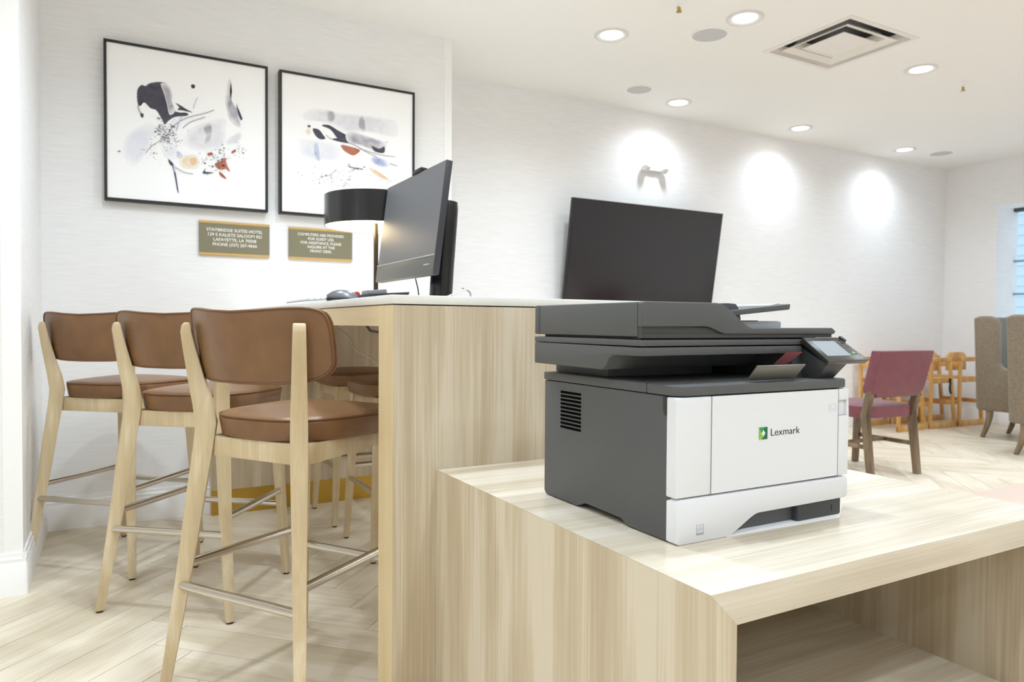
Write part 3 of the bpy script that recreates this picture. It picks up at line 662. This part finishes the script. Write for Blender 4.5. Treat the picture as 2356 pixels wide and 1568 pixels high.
# ================================================================== pictures and signs on the back wall
M_FRB = mat('frame_black',(26,26,24),.4); M_CANV = mat('canvas',(253,253,255),.7,bump=.05,scale=400)
def watercol(name, c, amt=.5):
    if name in MATS: return MATS[name]
    m, nt, p = base_mat(name); N = nt.nodes.new
    tc = N('ShaderNodeTexCoord'); n = N('ShaderNodeTexNoise'); n.inputs['Scale'].default_value = 16; n.inputs['Detail'].default_value = 4; n.inputs['Distortion'].default_value = 1.0
    nt.links.new(tc.outputs['Object'], n.inputs['Vector'])
    r = N('ShaderNodeValToRGB'); e = r.color_ramp.elements; e[0].position = .35; e[1].position = .68
    e[0].color = lin(c); e[1].color = lin(tuple(v+(242-v)*amt for v in c))
    nt.links.new(n.outputs['Fac'], r.inputs[0]); p.inputs['Roughness'].default_value = .7
    at_ = N('ShaderNodeAttribute'); at_.attribute_name = 'wash'; mx = N('ShaderNodeMix'); mx.data_type = 'RGBA'
    mx.inputs['A'].default_value = lin((253,253,255)); nt.links.new(r.outputs[0], mx.inputs['B']); nt.links.new(at_.outputs['Fac'], mx.inputs['Factor']); nt.links.new(mx.outputs['Result'], p.inputs['Base Color'])
    MATS[name] = m; return m
INK = watercol('ink', (62,58,72), .12); INKG = watercol('ink_grey', (146,142,156), .6); WASH = watercol('wash_grey', (220,220,229), .6); WASHB = watercol('wash_blue', (226,229,242), .7)
BLUE = watercol('blue_paint', (150,165,210), .65); OCH = watercol('ochre_paint', (232,200,146), .7); RUST = watercol('rust_paint', (172,92,64), .25); DK = watercol('dark_blue_ink', (52,58,86), .1); SAND = watercol('sand_paint',(228,186,140),.3)
def zp(x, y, Y): return at(200+x/2.945, 60+y/2.945, 'Y', Y)
FD = .045
def picture(x0, x1, z0, z1, label, strokes, thin, dots, seed):
    t = thing('framed_picture', label, 'picture', ((x0+x1)/2, YP, z0), group=None); O = ((x0+x1)/2, YP, z0)
    fw = .013
    MB(O).box(x0,x1,YP-FD,YP-.001,z1-fw,z1).build('frame_bar', M_FRB, t, bevel=.001, seg=1); MB(O).box(x0,x1,YP-FD,YP-.001,z0,z0+fw).build('frame_bar', M_FRB, t, bevel=.001, seg=1)
    MB(O).box(x0,x0+fw,YP-FD,YP-.001,z0+fw,z1-fw).build('frame_bar', M_FRB, t, bevel=.001, seg=1); MB(O).box(x1-fw,x1,YP-FD,YP-.001,z0+fw,z1-fw).build('frame_bar', M_FRB, t, bevel=.001, seg=1)
    yc = YP-FD+.006
    cv = MB(O).box(x0+fw,x1-fw,yc,YP-.003,z0+fw,z1-fw).build('canvas', M_CANV, t)
    lay = 0
    for mt, pts in strokes:
        lay += 1; y = yc-.0002*lay
        q = [zp(*p, y) for p in pts]; q = smooth_loop(q, 5)
        q = [(min(max(v[0],x0+fw+.004),x1-fw-.004), v[2]) for v in q]
        n_ = len(q); cx_ = sum(p[0] for p in q)/n_; cz_ = sum(p[1] for p in q)/n_; soft = mt not in (INK, DK, RUST)
        kk = .62 if soft else .93
        inner = [(cx_+(p[0]-cx_)*kk, cz_+(p[1]-cz_)*kk) for p in q]
        mb = MB(O); mb.add([(p[0],y,p[1]) for p in q]+[(p[0],y,p[1]) for p in inner], [tuple(range(n_,2*n_))]+[(i,(i+1)%n_,n_+(i+1)%n_,n_+i) for i in range(n_)])
        me = bpy.data.meshes.new('paint_stroke'); me.from_pydata(mb.v, [], mb.f); me.materials.append(mt)
        ca = me.attributes.new('wash', 'FLOAT', 'POINT')
        for i in range(n_): ca.data[i].value = .30 if soft else .9; ca.data[n_+i].value = .95 if soft else 1
        o = bpy.data.objects.new('paint_stroke', me); COL.objects.link(o); o.parent = cv
        bm = bmesh.new(); bm.from_mesh(o.data); bmesh.ops.triangulate(bm, faces=[f for f in bm.faces if len(f.verts) > 4]); bm.to_mesh(o.data); bm.free()
    for mt, w, pts in thin:
        lay += 1; y = yc-.0002*lay
        solid_attr(MB(O).tube(smooth_path([zp(*p, y) for p in pts], 5), w, 5).build('ink_line', mt, cv))
    rnd = random.Random(seed); sp = MB(O); y = yc-.0002*(lay+1)
    for (cx_, cy_, rx, ry, n, big) in dots:
        for _ in range(n):
            p = zp(cx_+rnd.gauss(0,rx), cy_+rnd.gauss(0,ry), y); r_ = rnd.uniform(.0006, big); k = 6; a0 = rnd.random()*3; st_ = rnd.uniform(1,2.6)
            if x0+.03 < p.x < x1-.03: sp.add([(p.x+r_*st_*math.cos(a0+2*math.pi*i/k), y, p.z+r_*math.sin(a0+2*math.pi*i/k)) for i in range(k)], [tuple(range(k))])
    o = solid_attr(sp.build('ink_splatter', DK, cv)); o['kind'] = 'stuff'
picture(-.040, .722, 1.592, 2.366, 'square black-framed abstract painting with a large dark ink blot', [
    (WASHB, [(240,830),(262,750),(330,690),(430,650),(470,690),(440,760),(400,860),(340,940),(290,945),(250,900)]),
    (WASH, [(655,770),(690,700),(800,650),(930,625),(945,700),(930,800),(880,840),(760,845),(690,830)]),
    (INKG, [(785,690),(820,655),(852,670),(845,760),(815,805),(795,790),(808,740)]),
    (WASH, [(940,800),(960,760),(1040,715),(1050,760),(1000,800)]),
    (INK, [(342,430),(370,398),(395,405),(430,385),(498,378),(545,395),(575,440),(580,520),(600,575),(640,590),(685,592),(675,608),(600,615),(555,640),(527,662),(505,625),(470,570),(430,555),(395,520),(370,520),(352,540),(340,500)]),
    (INKG, [(500,390),(545,395),(575,440),(580,520),(598,575),(560,600),(540,520),(520,450)]),
    (INK, [(600,520),(640,540),(670,560),(715,585),(680,578),(640,570),(612,566),(625,550)]),
    (INK, [(362,595),(378,590),(385,605),(376,622),(366,612)]),
    (INK, [(706,400),(720,394),(733,404),(728,420),(712,420)]),
    (INKG, [(962,362),(976,372),(970,430),(975,485),(1000,540),(1030,570),(1052,625),(1045,640),(1030,620),(1042,682),(1000,665),(965,620),(950,560),(940,520),(948,460)]),
    (DK, [(1012,525),(1020,545),(1040,590),(1054,630),(1040,632),(1022,580)]),
    (WASHB, [(510,830),(560,800),(610,830),(600,890),(550,890)]),
    (BLUE, [(606,845),(630,850),(650,880),(620,890),(608,870)]),
    (OCH, [(632,900),(680,872),(745,880),(765,930),(735,960),(670,960),(640,940)]),
    (SAND, [(690,890),(745,885),(748,940),(715,950),(690,930)]),
    (DK, [(552,900),(575,920),(590,940),(600,985),(612,1060),(622,1130),(612,1110),(598,1030),(580,950),(560,930)]),
    (BLUE, [(585,925),(597,950),(602,985),(594,985),(586,950)]),
    (RUST, [(866,935),(900,918),(910,940),(908,970),(885,962)]),
    (RUST, [(905,915),(940,892),(945,930),(970,985),(940,965),(915,970)]),
    (RUST, [(898,985),(925,1005),(945,1035),(915,1020),(900,1005)]),
    (RUST, [(818,862),(845,855),(850,868),(825,878)]), (RUST, [(980,850),(1005,835),(1008,848),(985,862)]),
    (DK, [(785,995),(805,962),(800,985),(860,992),(820,998)])],
   [(INK, .0014, [(345,535),(355,570),(372,600)]), (DK, .0012, [(560,712),(600,665),(680,620),(800,590),(860,568)]), (DK, .0012, [(650,690),(700,650),(800,617)]),
    (DK, .0009, [(400,860),(440,810),(520,760),(560,710)]), (DK, .0012, [(600,955),(660,990),(720,1000)]), (DK, .0008, [(720,560),(740,500),(752,485)]), (BLUE, .0025, [(608,700),(625,650),(645,610)]), (DK, .002, [(208,846),(228,848)])],
   [(520,710,36,40,120,.0028),(560,770,60,30,70,.002),(450,850,40,40,30,.0015),(900,880,70,35,60,.003),(1030,840,30,20,24,.0028),(850,930,60,40,40,.002)], 3)
picture(.782, 1.556, 1.592, 2.363, 'square black-framed abstract painting of pale grey washes behind the lamp', [
    (WASH, [(1462,605),(1480,580),(1530,555),(1640,565),(1700,585),(1850,600),(2050,630),(2105,660),(2105,740),(2060,750),(1900,720),(1760,720),(1640,660),(1500,640),(1470,630)]),
    (INKG, [(1622,580),(1670,575),(1690,610),(1670,650),(1630,640)]), (INKG, [(1840,620),(1870,610),(1890,660),(1885,715),(1840,690)]),
    (WASHB, [(1435,800),(1450,760),(1600,775),(1700,800),(1750,860),(1700,920),(1560,910),(1445,875)]),
    (BLUE, [(1536,800),(1560,780),(1575,830),(1582,910),(1550,900),(1536,850)]),
    (INK, [(1530,695),(1570,700),(1600,735),(1615,762),(1580,765),(1548,740)]),
    (INK, [(1590,672),(1640,670),(1700,705),(1760,740),(1780,770),(1760,792),(1700,760),(1650,700)]),
    (INKG, [(1755,730),(1800,715),(1900,745),(2020,790),(2015,855),(1960,850),(1860,810),(1770,785)]),
    (INK, [(1930,810),(1980,830),(2015,815),(2012,858),(1950,848)]),
    (INK, [(1660,765),(1720,760),(1760,790),(1710,782)]),
    (RUST, [(1722,805),(1780,815),(1850,840),(1810,875),(1770,860),(1740,840)]),
    (BLUE, [(1925,905),(1945,882),(2020,905),(2045,950),(1990,950),(1945,930)]),
    (SAND, [(1905,955),(1960,975),(2020,1015),(2055,1045),(2010,1035),(1950,1000)]),
    (OCH, [(1485,705),(1512,695),(1515,730),(1490,730)])],
   [(DK, .0011, [(1620,735),(1660,765),(1800,800),(1900,855),(1965,885)]), (DK, .0010, [(1850,830),(1980,870),(2090,885)]), (DK, .0009, [(2020,788),(2040,785)]), (DK, .0012, [(2050,930),(2105,948)]),
    (DK, .0008, [(1590,1020),(1650,1005),(1690,970)]), (DK, .0018, [(1770,945),(1800,958),(1870,968)])],
   [(1650,1030,100,30,90,.002),(1820,960,40,12,26,.003),(1800,1060,140,40,60,.002),(1510,675,2,2,2,.006),(1460,1010,3,3,3,.004),(1780,1037,3,3,3,.004),(1600,1080,100,20,30,.001)], 5)
M_OLIVE = mat('sign_olive',(128,122,98),.55); M_SGOLD = mat('sign_gold',(206,166,104),.45); M_STXT = mat('sign_white',(240,238,232),.6)
def sign(x0, x1, z0, z1, body, size, label, line, sx=1.0, bold=.00025):
    t = thing('wall_sign', label, 'sign', ((x0+x1)/2, YP, z0)); O = ((x0+x1)/2, YP, z0)
    MB(O).box(x0,x1,YP-.012,YP-.001,z0+.012,z1-.012).build('plate', M_OLIVE, t)
    for a in (z0, z1-.0125): MB(O).box(x0,x1,YP-.014,YP-.001,a,a+.0125).build('edge_bar', M_SGOLD, t, bevel=.001, seg=1)
    text_obj('lettering', body, size, M_STXT, t, Matrix.Translation((0,-.0122,(z1-z0)/2+.006)) @ FACE_NY, sx=sx, line=line, bold=bold)
sign(.384,.735,1.352,1.530,'STAYBRIDGE SUITES HOTEL\n129 E KALISTE SALOOM RD\nLAFAYETTE, LA 70508\nPHONE (337) 267-4666',.0225,'olive wall sign with gold edges giving the hotel address', 1.12, 1.0)
sign(.837,1.190,1.352,1.528,'COMPUTERS ARE PROVIDED\nFOR GUEST USE.\nFOR ASSISTANCE, PLEASE\nINQUIRE AT THE\nFRONT DESK.',.0200,'olive wall sign with gold edges about computers for guest use', 1.12, 1.0)

# ================================================================== television wall
tv = thing('television', 'large black flat television tilted forward on the rear wall', 'television', (3.79, YT, 1.05)); 
TXL, TXR = 2.955, 4.462
def tvp(x, s, h):    # s up the screen from the bottom, h out of the screen
    a = R(9); y = YT-.05 - s*math.sin(a) - h*math.cos(a); z = 1.055 + s*math.cos(a) - h*math.sin(a); return (x-3.79, y-YT, z-1.05)
def tslab(x0, x1, s0, s1, h0, h1):
    return MB().add([tvp(x0,s0,h0),tvp(x1,s0,h0),tvp(x1,s0,h1),tvp(x0,s0,h1),tvp(x0,s1,h0),tvp(x1,s1,h0),tvp(x1,s1,h1),tvp(x0,s1,h1)], [(0,1,2,3),(7,6,5,4),(0,4,5,1),(1,5,6,2),(2,6,7,3),(3,7,4,0)])
tslab(TXL,TXR,0,.90,0,.035).build('case', M_BLACK, tv, bevel=.003)
tslab(TXL+.008,TXR-.008,.012,.893,.034,.0362).build('screen', mat('tv_screen',(34,34,37),.16,spec=.7), tv)
MB().box(-.25,.25,-.07,-.002,.2,.55).build('wall_bracket', M_BLACK, tv)
em = thing('emergency_light', 'white twin-head emergency light fixed on the wall above the television', 'light', (3.875, YT, 2.285))
MB().box(-.105,.105,-.036,-.001,-.022,.028).build('housing', M_TRIMW, em, bevel=.01, seg=3)
for sg in (-1,1):
    hd = MB().lathe([(0,.03),(.022,.03),(.033,.0),(.033,-.022),(.029,-.022),(.0,-.016)], n=24).build('lamp_head', M_TRIMW, em, smooth=40, M=Matrix.Translation((sg*.095,-.058,.0)) @ Matrix.Rotation(R(65),4,'X'))
MB().lathe([(0,0),(.004,0),(.004,.003),(0,.003)], n=10).build('indicator', emit('indicator_red',(255,70,50),.8), em, M=Matrix.Translation((.01,-.036,-.014)) @ Matrix.Rotation(R(90),4,'X'))

# ================================================================== dining chair, high chairs, wing chairs
def leg4(mb, p, q, a, b):       # square tapered bar from p to q with half sizes a, b
    p, q = Vector(p), Vector(q)
    return mb.hexa([(p.x-a,p.y-a,p.z),(p.x+a,p.y-a,p.z),(p.x+a,p.y+a,p.z),(p.x-a,p.y+a,p.z)], [(q.x-b,q.y-b,q.z),(q.x+b,q.y-b,q.z),(q.x+b,q.y+b,q.z),(q.x-b,q.y+b,q.z)])
# local: x right, y forward; rear feet at y = 0
dc = thing('dining_chair', 'maroon vinyl dining chair with grey-brown wooden legs', 'chair', (4.60, 2.93, 0), R(0))
hw = .228
for sg in (-1,1):
    mb = MB().hexa([(sg*hw-.019,-.05,0),(sg*hw+.019,-.05,0),(sg*hw+.019,-.01,0),(sg*hw-.019,-.01,0)],[(sg*hw-.02,-.005,.42),(sg*hw+.02,-.005,.42),(sg*hw+.02,.045,.42),(sg*hw-.02,.045,.42)])
    mb.hexa([(sg*hw-.02,-.005,.42),(sg*hw+.02,-.005,.42),(sg*hw+.02,.045,.42),(sg*hw-.02,.045,.42)],[(sg*hw-.019,-.045,.60),(sg*hw+.019,-.045,.60),(sg*hw+.019,-.002,.60),(sg*hw-.019,-.002,.60)])
    mb.build('leg', M_WALNUT, dc, bevel=.003)
    leg4(MB(), (sg*hw*.95,.455,0), (sg*hw*.95,.435,.40), .018, .022).build('leg', M_WALNUT, dc, bevel=.003)
    MB().box(sg*hw-.010,sg*hw+.010,.0,.45,.19,.218).build('stretcher', M_WALNUT, dc, bevel=.002)
MB().box(-hw,hw,.21,.235,.192,.216).build('stretcher', M_WALNUT, dc, bevel=.002)
pillow(superell(0,.235,.262,.245,5,40), (0,.235), lambda x,y,k:(x,y,.485-.014*k**6-.0), lambda x,y,k:(x*.98,.235+(y-.235)*.98,.395), 5).build('seat', M_MAROON, dc, smooth=55)
bk = MB(); prof = [(-hw-.026,.60),(-hw-.015,.565),(-hw+.025,.555),(-hw+.03,.535),(hw-.03,.535),(hw-.025,.555),(hw+.015,.565),(hw+.026,.60),(hw+.028,.845),(-hw-.028,.845)]
vs = []
def bp(x, z, d): return (x, -.045-.26*(z-.60)+d, z)
n = len(prof); bk.add([bp(x,z,-.012) for x,z in prof]+[bp(x,z,.070) for x,z in prof], [tuple(range(n)), tuple(range(2*n-1,n-1,-1))]+[(i,(i+1)%n,(i+1)%n+n,i+n) for i in range(n)])
bk.build('backrest', M_MAROON, dc, bevel=.008, seg=3)
dc.location = (4.560, 2.945, 0); dc.rotation_euler = (0,0,R(-4))
# ---- wooden high chairs: two end frames joined by rails, chamfered back board
def make_high(label):
    h = thing('high_chair', label, 'high chair', group='wooden high chairs by the corner')
    w, d = .46, .40
    for y in (0, d):
        mb = MB(); mb.hexa([(0,y-.011,0),(.042,y-.011,0),(.042,y+.011,0),(0,y+.011,0)],[(.0,y-.011,.69),(.040,y-.011,.69),(.040,y+.011,.69),(0,y+.011,.69)]); mb.build('post', M_OAK, h, bevel=.003)
        mb = MB(); mb.hexa([(w-.045,y-.011,0),(w,y-.011,0),(w,y+.011,0),(w-.045,y+.011,0)],[(w-.15,y-.011,.69),(w-.11,y-.011,.69),(w-.11,y+.011,.69),(w-.15,y+.011,.69)]); mb.build('post', M_OAK, h, bevel=.003)
        MB().box(0,w,y-.012,y+.012,0,.055).build('runner', M_OAK, h, bevel=.004)
        MB().box(0,w-.11,y-.013,y+.013,.655,.70).build('arm', M_OAK, h, bevel=.006)
        MB().box(.03,w-.10,y-.010,y+.010,.445,.50).build('rail', M_OAK, h, bevel=.003)
    MB().box(.03,w-.12,.01,d-.01,.48,.498).build('seat', M_OAK, h, bevel=.003)
    MB().prism([(.0,.56),(w-.12,.56),(w-.12,.70),(w-.17,.745),(.05,.745),(0,.70)],'Y',.115,.135).build('back_board', M_OAK, h, bevel=.003)
    MB().box(.0,.02,.0,d,.60,.65).build('guard_bar', M_OAK, h, bevel=.003)
    MB().box(.02,.042,.0,d,.22,.26).build('cross_rail', M_OAK, h, bevel=.003); MB().box(w-.09,w-.07,.0,d,.22,.26).build('cross_rail', M_OAK, h, bevel=.003)
    MB().tube(smooth_path([(w-.14,-.016,.49),(w-.145,-.02,.44),(w-.15,-.02,.38),(w-.13,-.02,.34)]), .010, 8).build('strap', M_BLACK, h, smooth=60)
    return h
h1 = make_high('oak wooden high chair nearest the corner, a black strap hanging from its side'); h1.location = (7.44, 4.10, 0)
h2 = copy_tree(h1); h2['label'] = 'oak wooden high chair between two other high chairs'; h2.location = (6.98, 4.12, 0)
h3 = copy_tree(h1); h3['label'] = 'oak wooden high chair mostly hidden behind the maroon dining chair'; h3.location = (6.50, 4.14, 0); h3.rotation_euler = (0,0,R(0))
# ---- wing chairs. local: x forward, y to its left (the far side), seen from its right side
def make_wing(label):
    t = thing('wing_chair', label, 'armchair', group='taupe wing chairs by the window')
    W2 = .28
    for y0, y1 in ((-W2,-W2+.09),(W2-.09,W2)):
        pr_ = [(-.055,.25),(.55,.25),(.56,.58),(.53,.63),(.2,.63),(.14,.64),(.11,.69),(.105,1.03),(.085,1.085),(.03,1.105),(-.06,1.105),(-.10,1.08),(-.085,.85)]
        MB().prism(pr_, 'Y', y0, y1).build('wing_side', M_FABRIC, t, bevel=.022, seg=3)
    MB().hexa([(-.05,-W2+.03,.26),(.06,-W2+.03,.26),(.06,W2-.03,.26),(-.05,W2-.03,.26)],[(-.085,-W2+.03,1.095),(.01,-W2+.03,1.095),(.01,W2-.03,1.095),(-.085,W2-.03,1.095)]).build('back', M_FABRIC2, t, bevel=.02, seg=3)
    MB().hexa([(-.07,-W2+.02,.26),(-.04,-W2+.02,.26),(-.04,W2-.02,.26),(-.07,W2-.02,.26)],[(-.105,-W2+.02,1.09),(-.075,-W2+.02,1.09),(-.075,W2-.02,1.09),(-.105,W2-.02,1.09)]).build('outer_back', M_FABRIC, t, bevel=.012, seg=3)
    MB().box(.02,.53,-W2+.07,W2-.07,.25,.37).build('seat_base', M_FABRIC, t, bevel=.02, seg=3)
    MB().box(.04,.55,-W2+.085,W2-.085,.37,.47).build('seat_cushion', M_FABRIC2, t, bevel=.03, seg=3)
    for y0, y1 in ((-W2+.088,-W2+.098),(W2-.098,W2-.088)):
        MB().prism([(.02,.45),(.08,.45),(.08,1.05),(.02,1.06)],'Y',y0,y1).build('wing_lining', M_FABRIC2, t)
        MB().prism([(.02,.45),(.5,.45),(.5,.60),(.02,.60)],'Y',y0,y1).build('arm_lining', M_FABRIC2, t)
    for y in (-W2+.06, W2-.06):
        MB().tube(smooth_path([(.03,y,.265),(.025,y,.18),(-.0,y,.08),(-.03,y,0)]), [.034-.016*i/24 for i in range(25)], 8).build('leg', M_WALNUT, t, smooth=60)
        MB().lathe([(0,0),(.018,0),(.03,.28),(0,.28)], (.48,y,0), 12).build('leg', M_WALNUT, t, smooth=60)
    return t
w1_ = make_wing('taupe fabric wing chair with curved rear legs before the far wall'); w1_.location = (7.15, 3.57, 0); w1_.rotation_euler = (0,0,R(-90))
w2_ = copy_tree(w1_); w2_['label'] = 'taupe fabric wing chair nearest the rose carpet edge'; w2_.location = (6.43, 2.944, 0); w2_.rotation_euler = (0,0,R(-90))
